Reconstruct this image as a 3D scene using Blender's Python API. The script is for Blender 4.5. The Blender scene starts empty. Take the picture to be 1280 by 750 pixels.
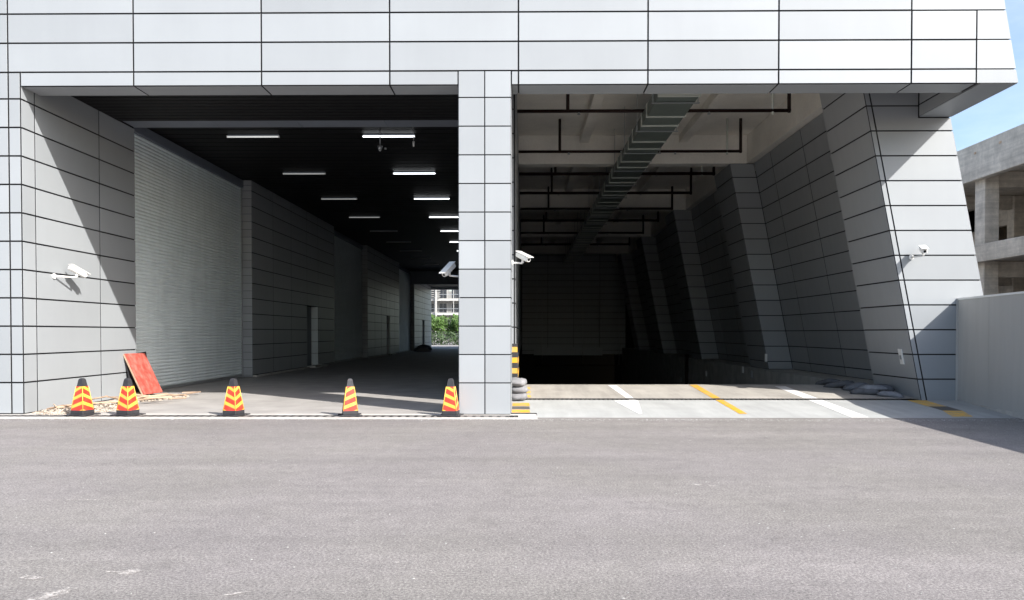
import bpy, bmesh, math, random
from mathutils import Vector, Matrix, noise
R = math.radians
rnd = random.Random(7)
scn = bpy.context.scene
COL = scn.collection

# ------------------------------------------------------------------ camera, world, sun, exposure
cam_d = bpy.data.cameras.new('camera'); cam = bpy.data.objects.new('camera', cam_d); COL.objects.link(cam)
cam.location = (0, -16, 1.717); cam.rotation_euler = (R(89.0), 0, R(0.6))
cam_d.sensor_width = 36; cam_d.lens = 27.0
cam_d.shift_x = -0.00386; cam_d.shift_y = 0.0451
cam_d.clip_start = 0.1; cam_d.clip_end = 3000
scn.camera = cam

SUN_TO = Vector((6.76, -5.87, 6.85)).normalized()
sd = bpy.data.lights.new('sun', 'SUN'); sun = bpy.data.objects.new('sun', sd); COL.objects.link(sun)
sd.energy = 4.1; sd.angle = R(0.5); sd.color = (1.0, 0.958, 0.90)
sun.rotation_euler = SUN_TO.to_track_quat('Z', 'Y').to_euler(); sun.location = (30, -30, 40)

world = bpy.data.worlds.new('World'); scn.world = world; world.use_nodes = True
wn, wl = world.node_tree.nodes, world.node_tree.links
wn.clear()
wo = wn.new('ShaderNodeOutputWorld'); bg = wn.new('ShaderNodeBackground'); sky = wn.new('ShaderNodeTexSky')
sky.sky_type = 'NISHITA'; sky.sun_disc = False
sky.sun_elevation = math.asin(SUN_TO.z); sky.sun_rotation = math.atan2(SUN_TO.x, SUN_TO.y)
sky.air_density = 1.0; sky.dust_density = 2.0; sky.ozone_density = 1.2
tc = wn.new('ShaderNodeTexCoord'); mp = wn.new('ShaderNodeMapping'); mp.inputs['Scale'].default_value = (1.0, 1.0, 2.6)
cn = wn.new('ShaderNodeTexNoise'); cn.inputs['Scale'].default_value = 3.1; cn.inputs['Detail'].default_value = 7; cn.inputs['Roughness'].default_value = .6
cr = wn.new('ShaderNodeMapRange'); cr.inputs['From Min'].default_value = .46; cr.inputs['From Max'].default_value = .72
cr.inputs['To Min'].default_value = 0; cr.inputs['To Max'].default_value = .16
mx = wn.new('ShaderNodeMix'); mx.data_type = 'RGBA'; mx.inputs['B'].default_value = (7.0, 7.2, 7.5, 1)
wl.new(tc.outputs['Generated'], mp.inputs['Vector']); wl.new(mp.outputs['Vector'], cn.inputs['Vector'])
wl.new(cn.outputs['Fac'], cr.inputs['Value']); wl.new(cr.outputs['Result'], mx.inputs['Factor'])
wl.new(sky.outputs['Color'], mx.inputs['A']); wl.new(mx.outputs['Result'], bg.inputs['Color'])
bg.inputs['Strength'].default_value = 0.13
wl.new(bg.outputs['Background'], wo.inputs['Surface'])

scn.view_settings.view_transform = 'Standard'; scn.view_settings.look = 'None'
scn.view_settings.exposure = 1.1; scn.view_settings.gamma = 1.0
scn.render.engine = 'CYCLES'
scn.cycles.max_bounces = 10; scn.cycles.diffuse_bounces = 8

# ------------------------------------------------------------------ materials
def mat(name, col, rough=.6, metal=0., var=0., nscale=3., ncol=None, namt=0., fine=0., fscale=60., bump=0., bscale=20.,
        streak=0., spec=None, emis=0., bdist=.01, wave=0., tyre=0., forms=0.):
    m = bpy.data.materials.new(name); m.use_nodes = True
    n, l = m.node_tree.nodes, m.node_tree.links
    b = n['Principled BSDF']; b.inputs['Roughness'].default_value = rough; b.inputs['Metallic'].default_value = metal
    if spec is not None: b.inputs['Specular IOR Level'].default_value = spec
    geo = n.new('ShaderNodeNewGeometry')
    cur = None
    base = n.new('ShaderNodeRGB'); base.outputs[0].default_value = (*col, 1); cur = base.outputs[0]
    def noise_(scale, detail=5, sc=None, rg=.55):
        t = n.new('ShaderNodeTexNoise'); t.inputs['Scale'].default_value = scale; t.inputs['Detail'].default_value = detail; t.inputs['Roughness'].default_value = rg
        if sc:
            q = n.new('ShaderNodeMapping'); q.inputs['Scale'].default_value = sc
            l.new(geo.outputs['Position'], q.inputs['Vector']); l.new(q.outputs['Vector'], t.inputs['Vector'])
        else: l.new(geo.outputs['Position'], t.inputs['Vector'])
        return t.outputs['Fac']
    def mulval(cur, fac, lo, hi, a=.3, z=.7):
        r_ = n.new('ShaderNodeMapRange'); r_.inputs['From Min'].default_value = a; r_.inputs['From Max'].default_value = z
        r_.inputs['To Min'].default_value = lo; r_.inputs['To Max'].default_value = hi
        l.new(fac, r_.inputs['Value'])
        v = n.new('ShaderNodeVectorMath'); v.operation = 'SCALE'
        l.new(cur, v.inputs[0]); l.new(r_.outputs['Result'], v.inputs['Scale'])
        return v.outputs[0]
    if ncol is not None:
        x = n.new('ShaderNodeMix'); x.data_type = 'RGBA'; x.inputs['B'].default_value = (*ncol, 1)
        r_ = n.new('ShaderNodeMapRange'); r_.inputs['From Min'].default_value = .42; r_.inputs['From Max'].default_value = .66; r_.inputs['To Max'].default_value = namt
        l.new(noise_(nscale), r_.inputs['Value']); l.new(r_.outputs['Result'], x.inputs['Factor']); l.new(cur, x.inputs['A']); cur = x.outputs['Result']
    elif namt: cur = mulval(cur, noise_(nscale), 1 - namt, 1 + namt)
    if fine: cur = mulval(cur, noise_(fscale, 3, None, .8), 1 - fine, 1 + fine)
    if streak: cur = mulval(cur, noise_(2.2, 5, (2.2, 2.2, .22)), 1 - streak, 1 + streak * .6)
    if tyre: cur = mulval(cur, noise_(1.5, 6, (2.0, .22, 1), .65), 1 - tyre, 1 + tyre * .3, .36, .60)
    if forms:
        cur = mulval(cur, noise_(1.0, 3, (.25, .25, 7.0)), 1 - forms, 1 + forms); cur = mulval(cur, noise_(3.2, 8, None, .75), 1 - forms * 1.2, 1 + forms * .6, .36, .64)
    if var:
        oi = n.new('ShaderNodeObjectInfo'); cur = mulval(cur, oi.outputs['Random'], 1 - var, 1 + var, 0, 1)
    l.new(cur, b.inputs['Base Color'])
    if emis:
        l.new(cur, b.inputs['Emission Color']); b.inputs['Emission Strength'].default_value = emis
    last = None
    if bump:
        bp = n.new('ShaderNodeBump'); bp.inputs['Strength'].default_value = bump; bp.inputs['Distance'].default_value = bdist
        l.new(noise_(bscale, 6, None, .7), bp.inputs['Height']); last = bp.outputs['Normal']
    if wave:
        bp = n.new('ShaderNodeBump'); bp.inputs['Strength'].default_value = wave; bp.inputs['Distance'].default_value = .05
        l.new(noise_(.9, 1), bp.inputs['Height'])
        if last: l.new(last, bp.inputs['Normal'])
        last = bp.outputs['Normal']
    if last: l.new(last, b.inputs['Normal'])
    return m

M = {}
M['panel'] = mat('aluminium_panel', (.305, .325, .343), .48, .08, var=.07, streak=.012, nscale=.5, namt=.04, spec=.35, wave=.06)
M['panel_bay_lifted'] = mat('aluminium_panel_inside_lifted', (.36, .38, .40), .45, .2, var=.06, streak=.05, wave=.08)  # same panels as outside, colour lightened to brighten the dim bays
M['panel_reveal_lifted'] = mat('aluminium_panel_reveal_lightened', (.37, .385, .40), .5, .12, var=.03, streak=.03, wave=.08)  # same panels again; the reveal's stronger light is put into its colour
M['joint'] = mat('joint_backing', (.018, .019, .022), .8)
M['black'] = mat('black_ceiling', (.004, .004, .005), .6, spec=.3)
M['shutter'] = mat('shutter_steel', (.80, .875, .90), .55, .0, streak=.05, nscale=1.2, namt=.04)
M['rail'] = mat('steel_rail', (.42, .44, .46), .4, .6, namt=.05)
M['concrete'] = mat('raw_concrete', (.60, .535, .455), .9, forms=.13, nscale=1.3, namt=.18, fine=.06, fscale=30, bump=.4, bscale=18, streak=.08)
M['ceil_conc'] = mat('ceiling_concrete', (.86, .83, .775), .85, nscale=.8, namt=.08, fine=.04, fscale=12, bump=.15)
M['ledge'] = mat('ledge_concrete', (.40, .40, .385), .9, nscale=2, namt=.2, fine=.1, bump=.4, streak=.15)
M['duct'] = mat('galvanised_duct', (.22, .26, .24), .5, .5, var=.10, namt=.06)
M['flange'] = mat('duct_flange', (.62, .65, .60), .5, .3)
M['pipe'] = mat('red_brown_pipe', (.016, .006, .005), .6, namt=.1, spec=.25)
M['white'] = mat('white_plastic', (.80, .80, .78), .35, namt=.02)
M['black_rubber'] = mat('black_rubber', (.028, .028, .032), .6, nscale=9, namt=.25, bump=.2)
M['lens'] = mat('camera_glass', (.01, .01, .012), .08)
M['cone_red'] = mat('cone_red', (.70, .035, .018), .45, nscale=9, ncol=(.45, .08, .05), namt=.4)
M['cone_yellow'] = mat('cone_yellow', (.78, .43, .05), .45, nscale=9, ncol=(.45, .34, .16), namt=.35)
M['tube_on'] = mat('tube_lit', (.93, .97, 1.0), .4, emis=1.8)
M['tube_dim'] = mat('tube_dim', (.80, .82, .80), .4, emis=.32)
M['tube_faint'] = mat('tube_faint', (.80, .82, .80), .4, emis=.13)
M['tube_off'] = mat('tube_unlit', (.5, .5, .5), .5)
M['bag'] = mat('grey_sandbag', (.21, .21, .22), .85, nscale=7, namt=.18, fine=.12, fscale=140, bump=.6, bscale=70, var=.12)
M['bag_mid'] = mat('mid_grey_sandbag', (.17, .18, .20), .8, nscale=7, namt=.25, fine=.15, fscale=140, bump=.6, bscale=70)
M['bag_dark'] = mat('dark_sandbag', (.095, .10, .112), .8, nscale=7, namt=.25, fine=.15, fscale=140, bump=.6, bscale=70, var=.3)
M['red_board'] = mat('red_board', (.40, .065, .045), .75, nscale=5, ncol=(.52, .26, .21), namt=.5, fine=.2, fscale=45, streak=.25)
M['wood'] = mat('timber_offcut', (.42, .30, .21), .85, nscale=8, namt=.2, fine=.12, var=.35, bump=.3)
M['sawdust'] = mat('sawdust', (.44, .375, .31), .95, nscale=8, namt=.2, fine=.2, bump=.6)
M['fence'] = mat('hoarding_sheet', (.46, .455, .44), .55, .05, var=.03, streak=.05, wave=.15)
M['yellow'] = mat('yellow_paint', (.70, .36, .015), .6, nscale=8, ncol=(.38, .30, .19), namt=.65, fine=.12)
M['yellow_dirty'] = mat('worn_yellow_paint', (.70, .42, .07), .7, nscale=6, ncol=(.35, .30, .24), namt=.7, fine=.15)
M['mark_white'] = mat('white_paint', (.78, .77, .75), .6, nscale=7, ncol=(.48, .465, .44), namt=.4, fine=.06)
M['mark_black'] = mat('black_paint', (.09, .085, .08), .7, nscale=8, namt=.2)
M['worn_white'] = mat('worn_white_paint', (.55, .52, .485), .85, nscale=22, ncol=(.30, .275, .265), namt=.95, fine=.15)
M['apron_front'] = mat('apron_concrete_pale', (.365, .372, .364), .85, tyre=.10, nscale=1.4, namt=.08, fine=.07, fscale=50, bump=.2, bscale=50)
M['apron_back'] = mat('apron_concrete_beige', (.35, .33, .298), .85, tyre=.16, nscale=1.1, namt=.12, fine=.09, fscale=40, bump=.25, bscale=50)
M['strip'] = mat('threshold_concrete', (.50, .485, .46), .85, nscale=2.5, ncol=(.32, .30, .275), namt=.5, fine=.08, bump=.2)
M['inner_floor'] = mat('inner_floor', (.33, .315, .30), .75, nscale=1.2, namt=.16, fine=.10, fscale=70, bump=.3, bscale=60)
M['ramp'] = mat('ramp_surface', (.30, .30, .29), .8, namt=.2, bump=.3)
M['iron'] = mat('cast_iron', (.06, .058, .055), .6, .4, namt=.2)
M['grate'] = mat('grate_steel', (.16, .155, .15), .6, .3, namt=.2)
M['pit'] = mat('drain_pit', (.02, .02, .02), .9)
M['door'] = mat('blue_grey_door', (.16, .19, .22), .5, .2, namt=.05)
M['red'] = mat('alarm_red', (.62, .02, .02), .4)
M['leaf'] = mat('leaf_green', (.075, .15, .028), .6, nscale=1.2, namt=.45, var=.1)
M['leaf_shaded'] = mat('leaf_shaded', (.035, .07, .02), .6, nscale=1.2, namt=.4)  # shrubs in shade: the darkness is put into the leaf colour
M['bark'] = mat('bark', (.12, .09, .065), .9, namt=.3, bump=.5)
M['far_wall'] = mat('far_render_wall', (.24, .24, .235), .9, namt=.08)
M['far_white'] = mat('far_white_slab', (.42, .42, .41), .8, namt=.05)
M['far_glass'] = mat('far_glass', (.03, .035, .045), .15)
M['beam_grey'] = mat('grey_beam_cladding', (.20, .225, .27), .5, .3, var=.05, namt=.06)

def asphalt():
    m = bpy.data.materials.new('asphalt'); m.use_nodes = True
    n, l = m.node_tree.nodes, m.node_tree.links; b = n['Principled BSDF']; b.inputs['Roughness'].default_value = .88
    g = n.new('ShaderNodeNewGeometry')
    def nz(s, d=4, sc=(1, 1, 1), rg=.6):
        q = n.new('ShaderNodeMapping'); q.inputs['Scale'].default_value = sc; t = n.new('ShaderNodeTexNoise')
        t.inputs['Scale'].default_value = s; t.inputs['Detail'].default_value = d; t.inputs['Roughness'].default_value = rg
        l.new(g.outputs['Position'], q.inputs['Vector']); l.new(q.outputs['Vector'], t.inputs['Vector']); return t.outputs['Fac']
    def rng(f, a, z, lo, hi):
        r_ = n.new('ShaderNodeMapRange'); r_.inputs['From Min'].default_value = a; r_.inputs['From Max'].default_value = z
        r_.inputs['To Min'].default_value = lo; r_.inputs['To Max'].default_value = hi; l.new(f, r_.inputs['Value']); return r_.outputs['Result']
    def mul(a, bb):
        x = n.new('ShaderNodeMath'); x.operation = 'MULTIPLY'; l.new(a, x.inputs[0]); l.new(bb, x.inputs[1]); return x.outputs[0]
    v = rng(nz(.45, 4), .3, .7, .93, 1.07)                      # broad blotches
    v = mul(v, rng(nz(1.0, 5, (.10, 1.3, 1)), .32, .68, .89, 1.09))  # roller and tyre bands running sideways
    v = mul(v, rng(nz(2.8, 4), .3, .7, .94, 1.06))
    v = mul(v, rng(nz(46, 3, (1, 1, 1), .8), .38, .62, .62, 1.38))    # aggregate
    v = mul(v, rng(nz(110, 2, (1, 1, 1), .8), .38, .62, .72, 1.28))
    # sealed longitudinal lane joints and faint fine cracks
    wv = n.new('ShaderNodeTexVoronoi'); wv.feature = 'DISTANCE_TO_EDGE'; wv.inputs['Scale'].default_value = .33
    qa = n.new('ShaderNodeVectorMath'); qa.operation = 'ADD'; qn = n.new('ShaderNodeTexNoise'); qn.inputs['Scale'].default_value = 2.2; qn.inputs['Detail'].default_value = 6
    l.new(g.outputs['Position'], qn.inputs['Vector']); l.new(qn.outputs['Color'], qa.inputs[0]); l.new(g.outputs['Position'], qa.inputs[1]); l.new(qa.outputs[0], wv.inputs['Vector'])
    crk = rng(wv.outputs['Distance'], .0, .005, .90, 1.0); v = mul(v, rng(mul(crk, crk), 0, 1, 0, 1))
    v = mul(v, rng(nz(7, 6, (1, 1, 1), .75), .35, .65, .90, 1.10))
    v = mul(v, rng(nz(.9, 6, (.35, .9, 1), .7), .56, .72, 1.0, 1.12))
    vs = n.new('ShaderNodeTexVoronoi'); vs.inputs['Scale'].default_value = .8; vs.inputs['Randomness'].default_value = 1; l.new(qa.outputs[0], vs.inputs['Vector'])
    v = mul(v, rng(vs.outputs['Distance'], .02, .13, .86, 1.0))      # oil drips
    # pale stone specks
    vo = n.new('ShaderNodeTexVoronoi'); vo.inputs['Scale'].default_value = 34; l.new(g.outputs['Position'], vo.inputs['Vector'])
    sp = rng(vo.outputs['Distance'], .10, .22, 1.35, 1.0); v = mul(v, sp)
    vo2 = n.new('ShaderNodeTexVoronoi'); vo2.inputs['Scale'].default_value = 23; l.new(g.outputs['Position'], vo2.inputs['Vector'])
    v = mul(v, rng(vo2.outputs['Distance'], .08, .2, .62, 1.0))
    tint = n.new('ShaderNodeMix'); tint.data_type = 'RGBA'
    tint.inputs['A'].default_value = (.198, .183, .178, 1); tint.inputs['B'].default_value = (.198, .185, .174, 1)
    l.new(rng(nz(.3, 3), .4, .6, 0, 1), tint.inputs['Factor'])
    s = n.new('ShaderNodeVectorMath'); s.operation = 'SCALE'; l.new(tint.outputs['Result'], s.inputs[0]); l.new(v, s.inputs['Scale'])
    l.new(s.outputs[0], b.inputs['Base Color'])
    bp = n.new('ShaderNodeBump'); bp.inputs['Strength'].default_value = .5; bp.inputs['Distance'].default_value = .006
    l.new(nz(70, 4, (1, 1, 1), .8), bp.inputs['Height']); l.new(bp.outputs['Normal'], b.inputs['Normal'])
    return m
M['asphalt'] = asphalt()

wm = M['worn_white']; wn_t = wm.node_tree.nodes; g_ = wn_t.new('ShaderNodeNewGeometry'); q_ = wn_t.new('ShaderNodeTexNoise'); q_.inputs['Scale'].default_value = 16; q_.inputs['Detail'].default_value = 8; q_.inputs['Roughness'].default_value = .8
k_ = wn_t.new('ShaderNodeMapRange'); k_.inputs['From Min'].default_value = .42; k_.inputs['From Max'].default_value = .57; k_.inputs['To Max'].default_value = .85
wm.node_tree.links.new(g_.outputs['Position'], q_.inputs['Vector']); wm.node_tree.links.new(q_.outputs['Fac'], k_.inputs['Value']); wm.node_tree.links.new(k_.outputs['Result'], wn_t['Principled BSDF'].inputs['Alpha'])

# ------------------------------------------------------------------ helpers
def tag(o, label=None, cat=None, group=None, kind=None):
    if label: o['label'] = label
    if cat: o['category'] = cat
    if group: o['group'] = group
    if kind: o['kind'] = kind
    return o
def thing(name, loc, label, cat, group=None, kind=None, rz=0):
    o = bpy.data.objects.new(name, None); COL.objects.link(o); o.location = loc; o.rotation_euler = (0, 0, rz); o.empty_display_size = .2
    return tag(o, label, cat, group, kind)
def link(name, me, parent=None, loc=(0, 0, 0)):
    o = bpy.data.objects.new(name, me); COL.objects.link(o); o.parent = parent; o.location = loc
    return o
def off(parent):
    v = Vector((0, 0, 0)); p = parent
    while p: v += p.location; p = p.parent
    return v
def mesh(name, V, F, m, parent=None, smooth=False, mi=None, world=True):
    """V in world coordinates (parents are never rotated when world is True)"""
    d = off(parent) if world else Vector((0, 0, 0))
    me = bpy.data.meshes.new(name); me.from_pydata([tuple(Vector(v) - d) for v in V], [], F)
    ms = m if isinstance(m, (list, tuple)) else [m]
    for x in ms: me.materials.append(M[x])
    if mi:
        for p, k in zip(me.polygons, mi): p.material_index = k
    if smooth:
        for p in me.polygons: p.use_smooth = True
    me.update()
    return link(name, me, parent)
BF = [(0, 3, 2, 1), (4, 5, 6, 7), (0, 1, 5, 4), (1, 2, 6, 5), (2, 3, 7, 6), (3, 0, 4, 7)]
def boxv(a, b):
    (x0, y0, z0), (x1, y1, z1) = a, b
    return [(x0, y0, z0), (x1, y0, z0), (x1, y1, z0), (x0, y1, z0), (x0, y0, z1), (x1, y0, z1), (x1, y1, z1), (x0, y1, z1)]
class MB:
    def __init__(s): s.bm = bmesh.new()
    def hexa(s, V, bev=0, mi=0):
        vs = [s.bm.verts.new(v) for v in V]; fs = [s.bm.faces.new([vs[i] for i in f]) for f in BF]
        for f in fs: f.material_index = mi
        if bev:
            es = list({e for f in fs for e in f.edges})
            r = bmesh.ops.bevel(s.bm, geom=es, offset=bev, segments=1, affect='EDGES', clamp_overlap=True)
            for f in r['faces']: f.material_index = mi
        return s
    def box(s, a, b, bev=0, mi=0): return s.hexa(boxv(a, b), bev, mi)
    def obox(s, c, size, rot=None, bev=0, mi=0):
        h = Vector(size) / 2; V = [Vector(v) for v in boxv(-h, h)]
        if rot is not None: V = [rot @ v for v in V]
        return s.hexa([Vector(c) + v for v in V], bev, mi)
    def tube(s, p, q, r, n=10, r2=None, mi=0, cap=True):
        p, q = Vector(p), Vector(q); r2 = r if r2 is None else r2
        d = (q - p).normalized(); a = d.orthogonal().normalized(); b = d.cross(a)
        A = [s.bm.verts.new(p + (a * math.cos(t) + b * math.sin(t)) * r) for t in [2 * math.pi * i / n for i in range(n)]]
        B = [s.bm.verts.new(q + (a * math.cos(t) + b * math.sin(t)) * r2) for t in [2 * math.pi * i / n for i in range(n)]]
        for i in range(n):
            f = s.bm.faces.new((A[i], A[(i + 1) % n], B[(i + 1) % n], B[i])); f.smooth = True; f.material_index = mi
        if cap:
            f = s.bm.faces.new(A[::-1]); f.material_index = mi
            f = s.bm.faces.new(B); f.material_index = mi
        return s
    def build(s, name, m, parent=None, world=True, smooth=False):
        if world and parent: bmesh.ops.translate(s.bm, verts=s.bm.verts, vec=-off(parent))
        bmesh.ops.recalc_face_normals(s.bm, faces=s.bm.faces)
        me = bpy.data.meshes.new(name); s.bm.to_mesh(me); s.bm.free()
        for x in (m if isinstance(m, (list, tuple)) else [m]): me.materials.append(M[x])
        if smooth:
            for p in me.polygons: p.use_smooth = True
        return link(name, me, parent)
def box(name, a, b, m, parent=None, bev=0): return MB().box(a, b, bev).build(name, m, parent)

PC = {}
def panel(parent, O, u, v, n, m='panel', gap=.016, t=.03, c=.003, name='panel'):
    """one cladding cassette: a parallelogram O, O+u, O+u+v, O+v with folded (chamfered) edges, front face on the plane, n outward"""
    O, u, v, n = Vector(O), Vector(u), Vector(v), Vector(n)
    key = tuple(round(x, 3) for x in (*u, *v, *n)) + (m, gap, t, c)
    if key not in PC:
        lu, lv = u.length, v.length; uu, vv = u / lu, v / lv; sw = u.cross(v).dot(n) < 0
        def ring(g, d): return [uu * g + vv * g - n * d, uu * (lu - g) + vv * g - n * d, uu * (lu - g) + vv * (lv - g) - n * d, uu * g + vv * (lv - g) - n * d]
        V = ring(gap, t) + ring(gap, c) + ring(gap + c, 0)
        F = [(8, 9, 10, 11)]
        for i in range(4):
            j = (i + 1) % 4; F += [(i, j, 4 + j, 4 + i), (4 + i, 4 + j, 8 + j, 8 + i)]
        if sw: F = [f[::-1] for f in F]
        me = bpy.data.meshes.new(name); me.from_pydata(V, [], F); me.materials.append(M[m]); me.materials.append(M['joint']); PC[key] = me
        for q_ in range(4): me.polygons[1 + 2 * q_].material_index = 1      # rubber gasket in the joint
    return link(name, PC[key], parent, O - off(parent))
def grid(parent, O, ud, us, vd, vs, n, m='panel', skip=None, **k):
    O, ud, vd = Vector(O), Vector(ud), Vector(vd)
    for i in range(len(us) - 1):
        for j in range(len(vs) - 1):
            if skip and skip(us[i], us[i + 1], vs[j], vs[j + 1]): continue
            if us[i+1] - us[i] < .05 or vs[j+1] - vs[j] < .05: continue
            panel(parent, O + ud * us[i] + vd * vs[j], ud * (us[i + 1] - us[i]), vd * (vs[j + 1] - vs[j]), n, m, **k)
PR = .5925
ZJ = [0.0, .075] + [.67 + PR * k for k in range(30)]
def rows(z0, z1, base=.67, p=PR):
    out = [z0]; k = math.ceil((z0 - base) / p)
    while base + k * p < z1 - .06:
        if base + k * p > z0 + .06: out.append(base + k * p)
        k += 1
    return out + [z1]

# ------------------------------------------------------------------ ground
GX0, GX1, GY0, GY1 = -250, 250, -120, 400
def sheet(name, x0, y0, x1, y1, z, m, kind='structure'):
    return tag(mesh(name, [(x0, y0, z), (x1, y0, z), (x1, y1, z), (x0, y1, z)], [(0, 1, 2, 3)], m), kind=kind)
# asphalt yard: one sheet with a hole for the ramp
AX = [GX0, -.3, 11.6, GX1]; AY = [GY0, -.46, 57.0, GY1]
V = [(x, y, 0) for y in AY for x in AX]
F = [(j * 4 + i, j * 4 + i + 1, j * 4 + i + 5, j * 4 + i + 4) for j in range(3) for i in range(3) if not (i == 1 and j == 1)]
tag(mesh('asphalt_yard', V, F, 'asphalt'), kind='structure')
sheet('bay_floor', -10.9, .0, -1.2, 72.5, .004, 'inner_floor')
# threshold strip in front of the left bay, with its drain channel as a recess
strip = MB()
strip.box((-30, -.78, -.1), (.27, -.50, .008), 0); strip.box((-30, -.12, -.1), (-10.76, 0, .008)); strip.box((-10.76, -.12, -.1), (.27, .16, .008))
strip.box((-.12, -.50, -.1), (.27, -.12, .008))
tag(strip.build('threshold_strip', 'strip'), kind='structure')
def apz(y): return .042 * (y + .48)
def aprz(y): return apz(y) if y <= 5.7 else apz(5.7) - .105 * (y - 5.7)
def strip_mesh(name, x0, x1, ys, m):
    V = []; F = []
    for i, y in enumerate(ys): V += [(x0, y, aprz(y)), (x1, y, aprz(y))]
    for i in range(len(ys) - 1): F.append((2 * i, 2 * i + 1, 2 * i + 3, 2 * i + 2))
    return tag(mesh(name, V, F, m), kind='structure')
strip_mesh('apron_front', .27, 11.6, [-.47, 2.30], 'apron_front')
strip_mesh('apron_front_corner', -.3, .27, [.16, 2.30], 'apron_front')
strip_mesh('apron_back', -.3, 11.6, [2.60, 4.0, 5.4, 5.7], 'apron_back')
strip_mesh('garage_ramp', -.3, 11.6, [5.7, 6.0, 57.0], 'ramp')
def decal(name, P, m, surf=aprz, up=.005):
    return tag(mesh(name, [(x, y, surf(y) + up) for x, y in P], [tuple(range(len(P)))], m), kind='structure')
def decal_line(name, x0, x1, y0, x2, x3, y1, m):      # a painted band from (x0..x1,y0) to (x2..x3,y1), broken at the drain
    f = lambda a, b, y: a + (b - a) * (y - y0) / (y1 - y0)
    segs = [(y0, 2.29), (2.61, y1)] if y0 < 2.3 < y1 else [(y0, y1)]
    V, F = [], []
    for a, b in segs:
        k = len(V); V += [(f(x0, x2, a), a, aprz(a) + .005), (f(x1, x3, a), a, aprz(a) + .005), (f(x1, x3, b), b, aprz(b) + .005), (f(x0, x2, b), b, aprz(b) + .005)]
        F.append((k, k + 1, k + 2, k + 3))
    return tag(mesh(name, V, F, m), kind='structure')
decal_line('arrow_shaft', 2.50, 2.67, 2.16, 2.34, 2.58, 5.45, 'mark_white')
decal('arrow_head', [(2.40, .04), (2.47, .04), (2.70, 2.15), (2.12, 2.15)], 'mark_white')
decal_line('yellow_line', 4.50, 4.66, .05, 4.64, 4.86, 5.6, 'yellow')
decal_line('white_line', 6.62, 6.98, -.44, 6.90, 7.20, 5.2, 'mark_white')
for x0, y0, x1, y1, m in [(8.72, -.30, 8.98, .55, 'yellow_dirty'), (8.98, .55, 9.02, 1.2, 'mark_black'), (9.0, 1.2, 9.08, 2.25, 'yellow_dirty')]:
    decal('kerb_stripe', [(x0, y0), (x0 + .42, y0), (x1 + .42, y1), (x1, y1)], m)
for i, (y0, y1) in enumerate([(.2, .62), (1.2, 1.72)]):
    decal('hatch_stripe', [(-.26, y0), (.13, y0), (.12, y1), (-.26, y1)], 'yellow')
for y0 in (2.7, 3.6, 4.5): decal('hatch_stripe', [(-.02, y0), (.17, y0), (.17, y0 + .5), (-.02, y0 + .5)], 'yellow_dirty')
decal('hatch_stripe', [(-.26, .70), (.13, .70), (.12, 1.12), (-.26, 1.12)], 'mark_black')
# worn paint flecks on the asphalt
def blotch(cx, cy, L, W, ang, seed):
    r_ = random.Random(seed); P = []
    for i in range(18):
        t = 2 * math.pi * i / 18; k = 1 + r_.uniform(-.3, .25)
        x, y = math.cos(t) * L / 2 * k, math.sin(t) * W / 2 * k
        P.append((cx + x * math.cos(ang) - y * math.sin(ang), cy + x * math.sin(ang) + y * math.cos(ang), .004))
    tag(mesh('paint_mark', P, [tuple(range(18))], 'worn_white'), kind='structure')
for a in [(-3.10, -11.05, .34, .13, 1.1, 1), (-3.45, -10.68, .17, .10, .1, 2), (-2.83, -10.55, .17, .13, .7, 3), (-2.95, -10.55, .12, .03, .2, 4), (-4.6, -8.2, .8, .03, .05, 5),
          (-2.1, -10.55, .12, .03, .5, 6), (-1.9, -11.0, .2, .04, .5, 7), (2.0, -7.35, .35, .07, -.4, 8), (1.9, -7.1, .15, .06, -.7, 9), (-.9, -10.3, .16, .03, 0, 10),
          (3.1, -9.9, .09, .03, .2, 11), (-5.6, -8.6, .5, .025, .1, 12), (4.2, -10.6, .1, .04, .6, 13)]: blotch(*a)

# ------------------------------------------------------------------ drains
def drain(x0, x1, y0, y1, zf, label, step=.085):
    t = thing('trench_drain', (x0, y0, 0), label, 'drain')
    V = []; F = []
    d = .10
    zz = lambda y: zf(y) - d
    V = [(x0, y0, zf(y0)), (x1, y0, zf(y0)), (x1, y0, zz(y0)), (x0, y0, zz(y0)), (x0, y1, zz(y1)), (x1, y1, zz(y1)), (x1, y1, zf(y1)), (x0, y1, zf(y1))]
    mesh('channel', V, [(0, 3, 2, 1), (3, 4, 5, 2), (4, 7, 6, 5)], 'pit', t)
    m = MB()
    for y in (y0 + .012, y1 - .028): m.hexa([(x0, y, zf(y) - .03), (x1, y, zf(y) - .03), (x1, y + .016, zf(y) - .03), (x0, y + .016, zf(y) - .03), (x0, y, zf(y) - .002), (x1, y, zf(y) - .002), (x1, y + .016, zf(y) - .002), (x0, y + .016, zf(y) - .002)])
    x = x0 + .02
    while x < x1 - .05:
        a, b = y0 + .03, y1 - .03
        m.hexa([(x, a, zf(a) - .03), (x + step * .4, a, zf(a) - .03), (x + step * .4, b, zf(b) - .03), (x, b, zf(b) - .03), (x, a, zf(a) - .004), (x + step * .4, a, zf(a) - .004), (x + step * .4, b, zf(b) - .004), (x, b, zf(b) - .004)])
        x += step
    g = m.build('grating', 'iron', t); g['kind'] = 'stuff'
drain(-14, -.12, -.50, -.12, lambda y: .006, 'long steel grated drain in the pale strip before the left bay', .17)
drain(-.28, 9.05, 2.30, 2.60, apz, 'narrow grated drain crossing the pale ramp apron', .11)

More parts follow.
